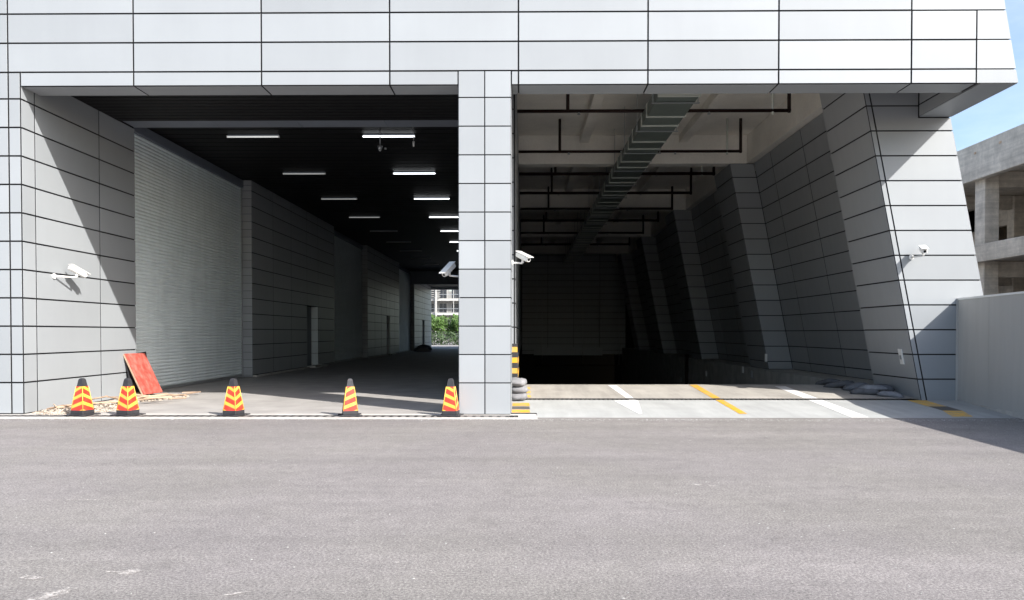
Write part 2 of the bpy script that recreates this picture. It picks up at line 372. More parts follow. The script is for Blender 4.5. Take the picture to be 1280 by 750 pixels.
# ------------------------------------------------------------------ facade
NY = Vector((0, -1, 0)); PX_ = Vector((1, 0, 0)); NX = Vector((-1, 0, 0)); NZ = Vector((0, 0, -1)); UX = Vector((1, 0, 0)); UY = Vector((0, 1, 0)); UZ = Vector((0, 0, 1))
SL = .18
def rx(z): return 10.17 + (6.85 - z) * SL        # right, leaning outer face of the building
fa = thing('facade_canopy', (0, 0, 6.85), 'long overhead facade of white metal panels spanning both bays', 'facade')
XJ = [-16.11, -13.44, -10.762, -8.13, -5.457, -2.787, -.117, 2.56, 5.253, 7.977]
ZF = [7.145 + .603 * k for k in range(8)]
TOPZ = ZF[-1]
for j in range(7):
    z0, z1 = ZF[j], ZF[j + 1]
    xs = XJ + ([9.31] if j < 2 else [])
    for i in range(len(xs) - 1): panel(fa, (xs[i], 0, z0), UX * (xs[i + 1] - xs[i]), UZ * .603, NY)
    xl = xs[-1]      # last panel is cut to the leaning edge
    g = .013
    Vq = [(xl + g, 0, z0 + g), (rx(z0 + g), 0, z0 + g), (rx(z1 - g), 0, z1 - g), (xl + g, 0, z1 - g)]
    mesh('panel', Vq + [(x, .03, z) for x, y, z in Vq], [(0, 1, 2, 3), (0, 4, 5, 1), (1, 5, 6, 2), (2, 6, 7, 3), (3, 7, 4, 0)], ['panel', 'joint'], fa, mi=[0, 1, 1, 1, 1])
low = [(-10.506, -8.13), (-8.13, -5.457), (-5.457, -2.787), (-2.787, -1.366), (-.267, -.117), (-.117, 2.56), (2.56, 5.253), (5.253, 7.977), (7.977, 9.31)]
for a, b in low:
    panel(fa, (a, 0, 6.85), UX * (b - a), UZ * .295, NY)
    panel(fa, (a, .034, 6.854), UX * (b - a), UY * .62, NZ, name='soffit_panel')
g = .013
Vq = [(9.31 + g, 0, 6.85 + g), (rx(6.86), 0, 6.85 + g), (rx(7.132), 0, 7.132), (9.31 + g, 0, 7.132)]
mesh('panel', Vq + [(x, .03, z) for x, y, z in Vq], [(0, 1, 2, 3), (0, 4, 5, 1), (1, 5, 6, 2), (2, 6, 7, 3), (3, 7, 4, 0)], ['panel', 'joint'], fa, mi=[0, 1, 1, 1, 1])
# box behind the cladding
def wedge(x0, y0, y1, z0, z1, inset=.03):
    return [(x0, y0, z0), (rx(z0) - inset, y0, z0), (rx(z0) - inset, y1, z0), (x0, y1, z0), (x0, y0, z1), (rx(z1) - inset, y0, z1), (rx(z1) - inset, y1, z1), (x0, y1, z1)]
b = MB(); b.box((-10.5, .031, 6.886), (-1.37, .66, TOPZ)); b.hexa(wedge(-.262, .031, .66, 6.886, TOPZ)); b.box((-16.1, .031, 7.15), (-10.51, .3, TOPZ)); b.box((-1.365, .031, 7.15), (-.265, .66, TOPZ)); b.build('backing', 'joint', fa)
# the return box of the canopy at the right end, over the big leaning pillar
q = [(9.40 + g, .034, 6.854), (rx(6.854) - .005, .034, 6.854), (rx(6.854) - .005, 2.47, 6.854), (9.40 + g, 2.47, 6.854)]
mesh('soffit_panel', q + [(x, y, z + .03) for x, y, z in q], [(3, 2, 1, 0), (0, 1, 5, 4), (1, 2, 6, 5), (2, 3, 7, 6), (3, 0, 4, 7)], 'panel', fa)
zs = [6.86] + [7.145 + .603 * k for k in range(4)] + [9.3]
for k in range(len(zs) - 1):
    panel(fa, (9.40, .67, zs[k]), UY * 1.81, UZ * (zs[k + 1] - zs[k]), NX, 'panel_bay_lifted')
b = MB(); b.hexa([(9.432, .661, 6.886), (rx(6.886) - .03, .661, 6.886), (rx(6.886) - .03, 4.92, 6.886), (9.432, 4.92, 6.886), (9.432, .661, TOPZ), (rx(TOPZ) - .03, .661, TOPZ), (rx(TOPZ) - .03, 4.92, TOPZ), (9.432, 4.92, TOPZ)])
b.build('backing', 'joint', fa)
# right side of the upper storey
SD = Vector((-SL, 0, 1)); nR = Vector((1, 0, SL)).normalized()
for i in range(1):
    for j, z0 in enumerate([6.85] + ZF[:-1]):
        z1 = ZF[j]
        panel(fa, (rx(z0), .012, z0), UY * 4.92, SD * (z1 - z0), nR)

# clad column between the bays
co = thing('clad_column', (-.816, .53, 0), 'square white panelled column standing between the two bays', 'column')
zr = [.012] + [.67 + PR * k for k in range(11)] + [7.145]
for k in range(len(zr) - 1):
    h = zr[k + 1] - zr[k]
    for x in (-1.366, -.8165): panel(co, (x, 0, zr[k]), UX * .5495, UZ * h, NY, gap=.011)
    if zr[k] < 6.8:
        h2 = min(zr[k + 1], 7.1) - zr[k]
        panel(co, (-.266, .006, zr[k]), UY * 1.05, UZ * h2, PX_); panel(co, (-1.367, .006, zr[k]), UY * 1.05, UZ * h2, NX)
        panel(co, (-1.366, 1.062, zr[k]), UX * 1.1, UZ * h2, UY)
box('core', (-1.337, .03, 0), (-.297, 1.03, 7.14), 'joint', co)

# left outer wall and its return into the bay
lw = thing('entrance_wall', (-10.76, 0, 0), 'white panelled wall left of the bay, turning into it', 'wall')
zr = [.012] + [.67 + PR * k for k in range(11)] + [7.145]
for k in range(len(zr) - 1):
    h = zr[k + 1] - zr[k]
    for x0, x1 in [(-16.11, -13.44), (-13.44, -10.762), (-10.762, -10.506)]:
        panel(lw, (x0, 0, zr[k]), UX * (x1 - x0), UZ * h, NY)
zr = [.012] + [.67 + PR * k for k in range(11)] + [7.22]
for k in range(len(zr) - 1):
    h = zr[k + 1] - zr[k]
    for y0, y1 in [(.006, .453), (.453, 2.953), (2.953, 4.70)]:
        panel(lw, (-10.5, y0, zr[k]), UY * (y1 - y0), UZ * h, PX_)
    panel(lw, (-10.88, 4.73, zr[k]), UX * .37, UZ * h, UY)
b = MB(); b.box((-16.1, .031, 0), (-10.9, .3, 7.14)); b.box((-10.92, .032, 0), (-10.531, 4.70, 7.6)); b.build('backing', 'joint', lw)

# ------------------------------------------------------------------ left bay: inner wall, shutters, ceiling
CZ = 7.6
inner = []
def wall_rows(parent, y0, y1, ys, m='panel_bay_lifted', holes=(), z1=CZ):
    zr = rows(.012, z1)
    for i in range(len(ys) - 1):
        for k in range(len(zr) - 1):
            a, b_, z, zz = ys[i], ys[i + 1], zr[k], zr[k + 1]
            if any(a >= h[0] - .01 and b_ <= h[1] + .01 and zz <= h[2] + .01 for h in holes): continue
            panel(parent, (-10.5, a, z), UY * (b_ - a), UZ * (zz - z), PX_, m)
def inner_wall(y0, y1, ys, label, holes=()):
    w = thing('inner_wall', (-10.5, y0, 0), label, 'wall', 'panelled walls between the shutters')
    wall_rows(w, y0, y1, ys, holes=holes)
    zr = rows(.012, CZ)
    for k in range(len(zr) - 1):       # the end facing the entrance is a pilaster in the outside panel tone
        z, h = zr[k], zr[k + 1] - zr[k]
        for q in (0, 1): panel(w, (-10.88, y0 - .001, z + h * q / 2), UX * .378, UZ * h / 2, NY, 'panel', gap=.006 if h > .4 else .004)
    m = MB(); y = y0 + .03
    for h in holes:
        m.box((-10.95, y, 0), (-10.531, h[0], CZ)); m.box((-10.95, h[0], h[2]), (-10.531, h[1], CZ)); y = h[1]
    m.box((-10.95, y, 0), (-10.531, y1, CZ)); m.build('backing', 'joint', w)
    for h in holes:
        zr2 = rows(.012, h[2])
        for k in range(len(zr2) - 1): panel(w, (-10.86, h[1] - .002, zr2[k]), UX * .35, UZ * (zr2[k + 1] - zr2[k]), NY, 'shutter', gap=.006)  # door jamb in paler shutter colour, standing in for light on its panels
        d = box('door', (-10.90, h[0] + .02, .02), (-10.85, h[1] - .02, h[2] - .02), 'door', w, .004)
        MB().box((-10.85, h[0] + .12, 1.0), (-10.80, h[0] + .16, 1.2), .005).build('handle', 'rail', d)
        box('door_step', (-10.5, h[0] - .1, .005), (-10.05, h[1] + .1, .11), 'ledge', w, .01)
    box('kerb', (-10.498, y0 + .0, .005), (-10.33, (holes[0][0] - .12) if holes else y1, .07), 'strip', w, .008)
    return w
def spaced(a, b, n, extra=()):
    return sorted(set([a + (b - a) * i / n for i in range(n + 1)] + list(extra)))
D = .67 + PR * 4
inner_wall(13.6, 26.5, [13.6, 16.1, 18.6, 21.1, 23.1, 26.5], 'dark panelled wall with a recessed door, between first and second shutter', [(21.1, 23.1, D)])
inner_wall(35.5, 48.6, [35.5, 38.0, 40.5, 42.6, 44.0, 46.3, 48.6], 'dark panelled wall with a recessed door, between second and third shutter', [(42.6, 44.0, D)])
inner_wall(57.5, 71.0, [57.5, 60.2, 63.3, 65.0, 68.0, 71.0], 'panelled wall beside the far daylight exit', [(63.3, 65.0, D)])

def shutter(y0, y1, label):
    s = thing('roller_shutter', (-10.88, y0, 0), label, 'roller shutter', 'roller shutters along the left bay')
    V, F = [], []; p = .10; z = .10; n = 0
    prof = [(0, 0), (.004, .006), (.026, .022), (.034, .048), (.026, .076), (.004, .094)]
    while z < CZ - .3:
        for dx, dz in prof: V += [(-10.90 + dx, y0 + .05, z + dz), (-10.90 + dx, y1 - .05, z + dz)]; n += 1
        z += p
    for i in range(n - 1): F.append((2 * i, 2 * i + 1, 2 * i + 3, 2 * i + 2))
    c = mesh('shutter_curtain', V, F, 'shutter', s); c['kind'] = 'stuff'
    box('bottom_bar', (-10.915, y0 + .05, .01), (-10.865, y1 - .05, .10), 'rail', s, .006)
    for y in (y0 + .03, y1 - .12): box('guide_rail', (-10.92, y, .0), (-10.855, y + .09, CZ - .3), 'rail', s, .006)
    box('shutter_box', (-11.3, y0 + .02, CZ - .3), (-10.80, y1 - .02, CZ - .02), 'beam_grey', s, .01)
    box('wall_behind', (-11.6, y0, 0), (-11.0, y1, CZ - .31), 'joint', s)
shutter(4.74, 13.59, 'large pale roller shutter nearest the entrance of left bay')
shutter(26.5, 35.49, 'second roller shutter, grey, half way into the left bay')
shutter(48.6, 57.49, 'third roller shutter, nearest the far exit')

lc = thing('bay_ceiling', (-6, 0, 7.2), 'black slatted ceiling over the left bay', 'ceiling')
m = MB(); y = .67
while y < 3.70: m.box((-10.52, y, 7.20), (-1.37, y + .22, 7.26)); y += .25
s_ = m.build('front_slats', 'black', lc); s_['kind'] = 'stuff'
m = MB(); y = 4.8
while y < 57.2: m.box((-10.9, y, CZ), (-1.37, y + .46, CZ + .05)); y += .5
s_ = m.build('rear_slats', 'black', lc); s_['kind'] = 'stuff'
box('void_above', (-11.4, .67, CZ + .12), (-1.37, 71.2, CZ + .3), 'joint', lc)
m = MB(); m.box((-11.0, 57.4, 6.35), (-1.37, 57.8, CZ)); m.build('bulkhead', 'beam_grey', lc, .01)
box('exit_ceiling', (-10.9, 57.8, 6.9), (-1.37, 70.9, 7.0), 'black', lc)
box('exit_lintel', (-10.9, 70.9, 6.6), (-1.37, 71.4, CZ), 'ceil_conc', lc)
lb = thing('ceiling_beam', (-6, 4.2, 7.25), 'dark grey boxed beam crossing the left bay near the front', 'beam')
for i in range(4):
    x0 = -10.50 + i * 2.283; box('beam_panel', (x0 + .004, 3.72, 7.245), (x0 + 2.279, 4.70, 7.275), 'beam_grey', lb, .004)
box('core', (-10.5, 3.73, 7.276), (-1.37, 4.69, 7.58), 'beam_grey', lb)

# fluorescent fittings
def fitting(x, y, lit, label, i):
    t = thing('ceiling_light', (x, y, CZ), label, 'light', 'fluorescent ceiling lights in the left bay')
    box('housing', (x - .76, y - .02, CZ - .045), (x + .76, y + .05, CZ - .002), 'beam_grey', t, .006)
    MB().tube((x - .76, y - .02, CZ - .075), (x + .76, y - .02, CZ - .075), .024, 10).build('tube', 'tube_on' if lit else ('tube_dim', 'tube_faint', 'tube_faint', 'tube_faint', 'tube_off')[min(i, 4)], t)
    for sx in (-1, 1): MB().box((x + sx * .772 - .010, y - .05, CZ - .10), (x + sx * .772 + .010, y + .02, CZ - .045)).build('end_cap', 'white', t)
ys = [6.8 + 5.3 * i for i in range(9)]
nth = ['nearest', 'second', 'third', 'fourth', 'fifth', 'sixth', 'seventh', 'eighth', 'farthest']
for i, y in enumerate(ys):
    fitting(-4.0, y, True, 'lit strip light on the black ceiling, %s in the right-hand row' % nth[i], i)
    fitting(-8.03, y, False, 'dim strip light on the black ceiling, %s in the left-hand row' % nth[i], i)

# small devices hung under the black ceiling
t = thing('hanging_detector', (-4.15, 6.2, 7.0), 'small grey detector hanging from black ceiling near the first lit light', 'detector')
MB().tube((-4.15, 6.2, 7.1), (-4.15, 6.2, CZ), .012).build('stem', 'rail', t)
MB().tube((-4.15, 6.2, 7.0), (-4.15, 6.2, 7.1), .05, 12, .075).tube((-4.15, 6.2, 6.95), (-4.15, 6.2, 7.0), .025, 12, .05).build('head', 'rail', t)
box('side_box', (-4.02, 6.17, 7.0), (-3.97, 6.22, 7.05), 'rail', t)
t = thing('hanging_sensor', (-3.09, 5.56, 7.0), 'tiny white pendant sensor under the black ceiling, right of the detector', 'sensor')  # pendant sensor only, gives no light
MB().tube((-3.09, 5.56, 7.07), (-3.09, 5.56, CZ), .008).build('stem', 'rail', t)
MB().tube((-3.09, 5.56, 6.93), (-3.09, 5.56, 7.07), .02, 10, .035).build('sensor_head', 'white', t)

# ------------------------------------------------------------------ wall between the bays
dv = thing('dividing_wall', (-.8, 2.9, 0), 'long panelled wall dividing the two bays behind the column', 'wall')
ycols = [2.92 + 5.4 * i for i in range(11)]
zr = rows(.67, 8.6)
for i in range(10):
    for k in range(len(zr) - 1): panel(dv, (-.21, ycols[i], zr[k]), UY * 5.4, UZ * (zr[k + 1] - zr[k]), PX_, 'panel' if i == 0 else 'panel_bay_lifted')
zr = rows(.012, 7.5)
for i in range(10):
    for k in range(len(zr) - 1): panel(dv, (-1.37, ycols[i], zr[k]), UY * 5.4, UZ * (zr[k + 1] - zr[k]), NX, 'panel_bay_lifted')
zr = rows(.67, 7.6)
for k in range(len(zr) - 1): panel(dv, (-1.34, 2.89, zr[k]), UX * 1.1, UZ * (zr[k + 1] - zr[k]), NY)
box('core', (-1.34, 2.92, -6), (-.24, 72, 9.6), 'joint', dv)
# black and yellow corner guard at its foot
cg = thing('corner_guard', (-.2, 2.86, 0), 'black rubber corner guard with yellow bands at the dividing wall foot', 'guard')
box('rubber', (-.30, 2.80, .1), (-.165, 2.92, 1.45), 'black_rubber', cg, .01)
for k in range(5): box('yellow_band', (-.304, 2.796, .2 + k * .26), (-.161, 2.90, .33 + k * .26), 'yellow', cg, .004)
for k in range(4): 
    box('side_pad', (-.208, 2.96 + k * .7, .2), (-.15, 3.30 + k * .7, 1.2), 'black_rubber', cg, .01)
    for j in range(3): box('yellow_band', (-.148, 2.97 + k * .7, .3 + j * .32), (-.143, 3.29 + k * .7, .44 + j * .32), 'yellow', cg)

# ------------------------------------------------------------------ right bay: leaning pillars and inclined walls
K = .1947; A0 = 9.537
def lx(z): return A0 - K * z
VD = Vector((-K, 0, 1)); nL = Vector((-1, 0, -K)).normalized()
PY = [2.488, 13.85, 25.05, 36.3, 47.4]
def pris(x0f, x1f, y0, y1, z0, z1): return [(x0f(z0), y0, z0), (x1f(z0), y0, z0), (x1f(z0), y1, z0), (x0f(z0), y1, z0), (x0f(z1), y0, z1), (x1f(z1), y0, z1), (x1f(z1), y1, z1), (x0f(z1), y1, z1)]
plab = ['big white leaning pillar at the right corner of the building', 'grey leaning pillar, second from the front of ramp bay', 'third leaning pillar, dim, in the middle of ramp bay', 'fourth leaning pillar, dark, deep in the ramp bay', 'fifth leaning pillar, nearly black, deepest in the ramp bay']
for i, y in enumerate(PY):
    p = thing('leaning_pillar', (lx(0), y, 0), plab[i], 'pillar', 'leaning pillars along the ramp')
    z0 = .08 if i == 0 else .3; z1 = 9.33 if i == 0 else 8.25
    zr = rows(z0, z1, base=.605)
    for k in range(len(zr) - 1):
        a, h = zr[k], zr[k + 1] - zr[k]
        if i == 0:
            xr = 1.965
            panel(p, (lx(a), y, a), UX * .135, VD * h, NY, gap=.016)
            if a < 6.8 < a + h:      # one notched panel round the underside of the canopy box
                g_ = .016; zt = a + h - g_
                V = [(lx(a) + .135 + g_, y, a + g_), (lx(a) + 1.965 - g_, y, a + g_), (lx(6.83) + 1.965 - g_, y, 6.83), (9.385, y, 6.83), (9.385, y, zt), (lx(zt) + .135 + g_, y, zt)]
                mesh('panel', V + [(q[0], y + .03, q[2]) for q in V], [tuple(range(6))] + [(q, q + 6, (q + 1) % 6 + 6, (q + 1) % 6) for q in range(6)], ['panel', 'joint'], p, mi=[0] + [1] * 6)
            elif a > 6.8:
                g_ = .013; V = [(lx(a) + .135 + g_, y, a + g_), (9.385, y, a + g_), (9.385, y, a + h - g_), (lx(a + h) + .135 + g_, y, a + h - g_)]
                mesh('panel', V + [(x, yy + .03, z) for x, yy, z in V], [(0, 1, 2, 3), (0, 4, 5, 1), (1, 5, 6, 2), (2, 6, 7, 3), (3, 7, 4, 0)], ['panel', 'joint'], p, mi=[0, 1, 1, 1, 1])
            else: panel(p, (lx(a) + .135, y, a), UX * (xr - .135), VD * h, NY)
            if a < 6.7: panel(p, (lx(a) + 1.965, y + .004, a), UY * 2.4, VD * min(h, 6.84 - a), nR)
        else:
            panel(p, (lx(a), y, a), UX * .95, VD * h, NY)
        panel(p, (lx(a), y + .005, a), UY * 2.395, VD * h, nL, 'panel_bay_lifted' if i else 'panel_reveal_lifted')
        panel(p, (lx(a), y + 2.4, a), UX * .94, VD * h, UY, 'panel_bay_lifted')
    w = 1.93 if i == 0 else .95
    b = MB()
    if i == 0:
        b.hexa(pris(lambda z: lx(z) + .031, lambda z: lx(z) + 1.93, y + .031, y + 2.37, -.3, 6.85))
        b.hexa(pris(lambda z: lx(z) + .031, lambda z: 9.43, y + .031, y + 2.37, 6.851, z1))
    else: b.hexa(pris(lambda z: lx(z) + .031, lambda z: lx(z) + w, y + .031, y + 2.37, -.3, z1))
    b.build('core', 'joint', p)
wl_lab = ['inclined panelled wall between the first and second leaning pillars', 'inclined panelled wall between the second and third leaning pillars', 'inclined panelled wall between the third and fourth leaning pillars', 'inclined panelled wall between the fourth and fifth leaning pillars', 'inclined panelled wall beyond the fifth leaning pillar']
for i in range(5):
    ya = PY[i] + 2.4; yb = PY[i + 1] if i < 4 else 56.0
    w = thing('inclined_wall', (lx(0) + .95, ya, 0), wl_lab[i], 'wall', 'inclined walls between the pillars')
    yj = [ya] + [y for y in (PY[i] + 3.46, PY[i] + 6.46, PY[i] + 9.46) if y < yb - .2] + [yb]
    zr = rows(.3, 8.28, base=.605)
    for k in range(len(zr) - 1):
        for j in range(len(yj) - 1):
            panel(w, (lx(zr[k]) + .95, yj[j], zr[k]), UY * (yj[j + 1] - yj[j]), VD * (zr[k + 1] - zr[k]), nL, 'panel_bay_lifted')
    MB().hexa(pris(lambda z: lx(z) + .981, lambda z: lx(z) + 1.9, ya, yb, -.3, 8.28)).build('core', 'joint', w)
    # upper concrete band above the cladding
    box('concrete_band', (8.62, ya - (2.39 if i else 0), 8.285), (9.4, yb, 9.35), 'ceil_conc', w)
ow = thing('outer_side_wall', (11.5, 5, 0), 'sloping outer side wall of the building, facing the fence', 'wall')
zr = rows(.0, 11.3, base=.605)
for j in range(10):
    for k in range(len(zr) - 1):
        panel(ow, (rx(zr[k]) + .0, 4.95 + j * 5.2, zr[k]), UY * 5.2, SD * (zr[k + 1] - zr[k]), nR)
MB().hexa([(rx(-.3) - .3, 4.93, -.3), (rx(-.3) - .03, 4.93, -.3), (rx(-.3) - .03, 57, -.3), (rx(-.3) - .3, 57, -.3), (rx(TOPZ) - .3, 4.93, TOPZ), (rx(TOPZ) - .03, 4.93, TOPZ), (rx(TOPZ) - .03, 57, TOPZ), (rx(TOPZ) - .3, 57, TOPZ)]).build('core', 'joint', ow)

# concrete ledge along the foot of the pillars
lg = thing('ramp_ledge', (9.2, 5.6, 0), 'low dark concrete ledge running beside the ramp under the pillars', 'kerb wall')
V = [(9.95, 5.2), (9.55, 8.0), (9.25, 10.5), (9.2, 14), (9.2, 56)]
vs = [(8.95, 4.95), (9.1, 6.2), (9.2, 9.0), (9.2, 14), (9.2, 26), (9.2, 40), (9.2, 56)]
m = MB()
for (xa, ya), (xb, yb) in zip(vs[:-1], vs[1:]):
    m.hexa([(xa, ya, aprz(ya) - .5), (10.9, ya, aprz(ya) - .5), (10.9, yb, aprz(yb) - .5), (xb, yb, aprz(yb) - .5), (xa, ya, .30), (10.9, ya, .30), (10.9, yb, .30), (xb, yb, .30)])
m.build('wall', 'ledge', lg)
rp = [(9.19, 22.8, -.34), (9.19, 16.3, .17), (9.19, 15.1, .04), (9.19, 28.9, -1.0)]
for i, (x, y, z) in enumerate(rp):
    t = thing('reflector', (x, y, z), ['white reflector plate low on the ledge, left of the pair', 'white reflector plate on the ledge near the second pillar base', 'greyish reflector plate on the ledge under second pillar', 'tiny white reflector plate at the ramp crest line'][i], 'reflector', 'reflectors on the ramp ledge')
    box('plate', (x - .03, y - .09, z - .13), (x, y + .09, z + .13), 'white' if i != 2 else 'rail', t, .006)
    box('back_plate', (x, y - .11, z - .15), (x + .012, y + .11, z + .15), 'rail', t)
t = thing('fire_pipe', (9.12, 27, -1.1), 'thin dark red pipe standing against the ramp ledge', 'pipe')
MB().tube((9.1, 27, -2.3), (9.1, 27, .42), .09, 12).build('pipe', 'pipe', t)
MB().tube((9.1, 27, .42), (9.1, 27, .50), .12, 12).build('cap', 'pipe', t)
z = 2.04; x = lx(z) + .95
t = thing('fire_alarm', (x, 18.2, z), 'small red fire alarm box on the inclined wall behind the second pillar', 'alarm')
box('case', (x - .12, 18.0, z - .16), (x - .02, 18.3, z + .12), 'red', t, .01); box('button', (x - .135, 18.1, z - .06), (x - .12, 18.2, z + .02), 'white', t)
z = 1.16; x = lx(z)
t = thing('wall_plate', (x, 3.0, z), 'small white plate low on the inner face of the big pillar', 'plate')
MB().hexa(pris(lambda q: lx(q) - .03, lambda q: lx(q) - .001, 2.95, 3.12, z - .22, z + .16), .004).build('plate', 'white', t)
MB().hexa(pris(lambda q: lx(q) - .04, lambda q: lx(q) - .03, 2.99, 3.08, z - .1, z + .0)).build('cover', 'rail', t)
z = .76; x = lx(z)
t = thing('junction_box', (x, 13.9, z), 'tiny white junction box at the foot of the second pillar', 'box')
box('case', (x - .07, 13.78, z - .16), (x + .02, 13.845, z + .14), 'white', t, .006); box('lid', (x - .06, 13.77, z - .14), (x + .01, 13.78, z + .12), 'white', t)

# end wall of the ramp bay, opening beneath
ew = thing('end_wall', (4.5, 56, 0), 'dark panelled end wall at the back of the ramp bay', 'wall')
zr = rows(-.3, 9.35, base=.08)
grid(ew, (0, 56, 0), UX, [-.2 + 2.43 * i for i in range(5)], UZ, zr, NY, 'panel_bay_lifted')
box('core', (-.3, 56.03, -.3), (11.6, 56.4, 9.6), 'joint', ew)
box('side_jamb', (8.6, 56.03, -6.0), (11.6, 57.2, -.31), 'joint', ew); 
box('deep_back', (-.3, 62, -7), (11.6, 62.3, -.0), 'joint', ew); box('deep_floor', (-.3, 57.01, -5.6), (11.6, 62, -5.4), 'ramp', ew); box('deep_ceiling', (-.3, 56.4, -.25), (11.6, 62.0, 0.0), 'joint', ew)
hb = thing('height_bar', (4.0, 52, -1.3), 'thin striped height bar across the dark ramp opening', 'barrier')
m = MB().tube((.8, 52, -1.15), (8.9, 52, -1.15), .05, 8); m.build('bar', 'pipe', hb)
for x in (1.6, 5.2, 8.4): MB().tube((x, 52, -1.15), (x, 52, 6.4), .02, 6).build('hanger', 'rail', hb)
sg = thing('sign_board', (3, 54.5, 0), 'long dark board hung over the ramp opening at the back', 'sign')
box('board', (.9, 54.5, -.35), (7.2, 54.6, .35), 'panel_bay_lifted', sg, .01)
for x in (1.2, 6.9): MB().tube((x, 54.55, .35), (x, 54.55, 6.6), .02, 6).build('hanger', 'rail', sg)

# ------------------------------------------------------------------ concrete ceiling of right bay
rc = thing('concrete_ceiling', (4.5, 28, 9.35), 'beige concrete ceiling with cross beams over the ramp bay', 'ceiling')
box('slab', (-.23, .67, 9.36), (9.39, 57, 9.6), 'ceil_conc', rc)
for y in PY: box('cross_beam', (-.22, y, 8.25), (8.61, y + .55, 9.355), 'ceil_conc', rc, .012)
for i in range(6):
    a = ([.67] + [y + .55 for y in PY])[i]; b_ = (PY + [56.0])[i]
    for x in (2.33, 6.15): box('rib_beam', (x - .17, a + .002, 9.05), (x + .17, b_ - .002, 9.357), 'ceil_conc', rc, .01)
for i, y in enumerate(PY[1:4]):
    pass
# roof over the whole building so daylight only enters by the openings
rf = thing('roof', (0, 30, TOPZ), 'flat roof slab over the building', 'roof')
box('slab', (-16.05, .1, TOPZ - .25), (rx(TOPZ) - .06, 71.3, TOPZ - .01), 'ledge', rf)
box('back_wall', (-16.05, 71.1, CZ), (-1.38, 71.3, TOPZ - .26), 'far_wall', rf); box('side_wall', (-16.05, .32, 0), (-15.8, 71.05, TOPZ - .26), 'far_wall', rf)

# sprinkler pipes under the slab
def pipe_run(y, xe, zp, label, risers, r=.05):
    t = thing('sprinkler_pipe', (xe / 2, y, zp), label, 'pipe', 'sprinkler pipes under the concrete ceiling')
    MB().tube((-.2, y, zp), (xe, y, zp), r, 10).build('pipe', 'pipe', t)
    for x, m_, rr in risers: MB().tube((x, y, zp - (.12 if m_ == 'flange' else 0)), (x, y, 9.36), rr, 8).build('riser', m_, t)
    MB().tube((xe - .03, y, zp), (xe + .04, y, zp), r * 1.35, 10).build('elbow', 'pipe', t)
    for x in (1.6, 5.4):
        MB().tube((x, y, zp - .075), (x, y, zp + .0), .03, 8).tube((x, y, zp - .10), (x, y, zp - .085), .05, 8).build('sprinkler_head', 'rail', t)
names = ['nearest the facade', 'second from the facade', 'third, just behind the first beam', 'fourth, half way to the next beam', 'fifth, before the second deep beam', 'sixth, far into the bay', 'seventh, deep in the dark', 'eighth, deepest of all']
pys = [6.6, 11.62, 15.48, 19.77, 24.3, 28.5, 34.0, 40.5]
for i, y in enumerate(pys):
    px = 1.25 - .0 * i
    rs = [(1.28, 'pipe', .05), (7.73, 'pipe', .055)]
    if i < 3: rs += [(7.25, 'flange', .04)]
    pipe_run(y, 7.73, 8.2, 'dark red pipe crossing under the ceiling, %s' % names[i], rs, .05 if i < 2 else .065)

# galvanised duct running into the bay
du = thing('air_duct', (4, 28, 7.8), 'long rectangular metal duct with pale flanges hung under the concrete ceiling', 'duct')
y = 3.92; k = 0
while y < 52:
    L = (1.9, .95)[k % 2]; 
    box('duct_section', (3.47, y + .03, 7.815), (4.52, y + L - .03, 8.17), 'duct', du, .006)
    fl = MB()
    fl.box((3.44, y - .03, 7.79), (4.55, y + .028, 7.816)); fl.box((3.44, y - .03, 8.17), (4.55, y + .028, 8.195)); fl.box((3.44, y - .03, 7.816), (3.468, y + .028, 8.17)); fl.box((4.522, y - .03, 7.816), (4.55, y + .028, 8.17))
    fl.box((3.47, y - .028, 7.817), (4.52, y + .026, 8.169))
    fl.build('flange', 'flange', du)
    if k % 2 == 0:
        for x in (3.40, 4.59): MB().tube((x, y + .5, 7.77), (x, y + .5, 9.36), .010, 6).build('hanger_rod', 'rail', du)
        box('hanger_bar', (3.36, y + .47, 7.765), (4.63, y + .53, 7.788), 'rail', du)
    y += L; k += 1
# ------------------------------------------------------------------ cameras
def cctv(loc, axis, label, mount, wallp, wn_, down=.0):
    """white bullet camera: loc = body centre, axis = where it looks, mount = bracket start on the wall"""
    t = thing('security_camera', wallp, label, 'camera')
    ax = Vector(axis).normalized(); up = Vector((0, 0, 1)); side = ax.cross(up).normalized(); upv = side.cross(ax)
    rot = Matrix((side, ax, upv)).transposed(); c = Vector(loc)
    MB().obox(c, (.13, .42, .11), rot, .02).build('housing', 'white', t)
    MB().obox(c + upv * .068 + ax * .03, (.155, .50, .014), rot, .004).build('sunshield', 'white', t)
    MB().tube(c + ax * .20, c + ax * .228, .05, 14).build('front_ring', 'white', t)
    MB().tube(c + ax * .226, c + ax * .232, .032, 14).build('lens', 'lens', t)
    w = Vector(wallp); n = Vector(wn_); el = Vector((c.x, c.y, c.z)) - upv * .05
    j = el - Vector((0, 0, .09))
    MB().tube(w, w + n * .03, .06, 14).build('mount_plate', 'white', t)
    MB().tube(w + n * .02, j, .02, 10).tube(j, el, .026, 10).build('bracket', 'white', t)
cctv((-10.22, 1.50, 3.12), (.35, .9, -.42), 'white camera on a bracket on the left panelled wall in sun', None, (-10.5, 1.05, 2.98), (1, 0, 0))
cctv((-.02, .75, 3.37), (.55, -.75, -.35), 'white camera on the right side of the middle column', None, (-.267, .75, 3.24), (1, 0, 0))
cctv((-1.62, .55, 3.08), (-.35, -.65, -.5), 'white camera on the left side of the middle column', None, (-1.367, .55, 2.93), (-1, 0, 0))
cctv((9.35, 2.12, 3.66), (-.30, -.90, -.26), 'white camera on the front of the big leaning pillar', None, (9.25, 2.485, 3.52), (0, -1, 0))

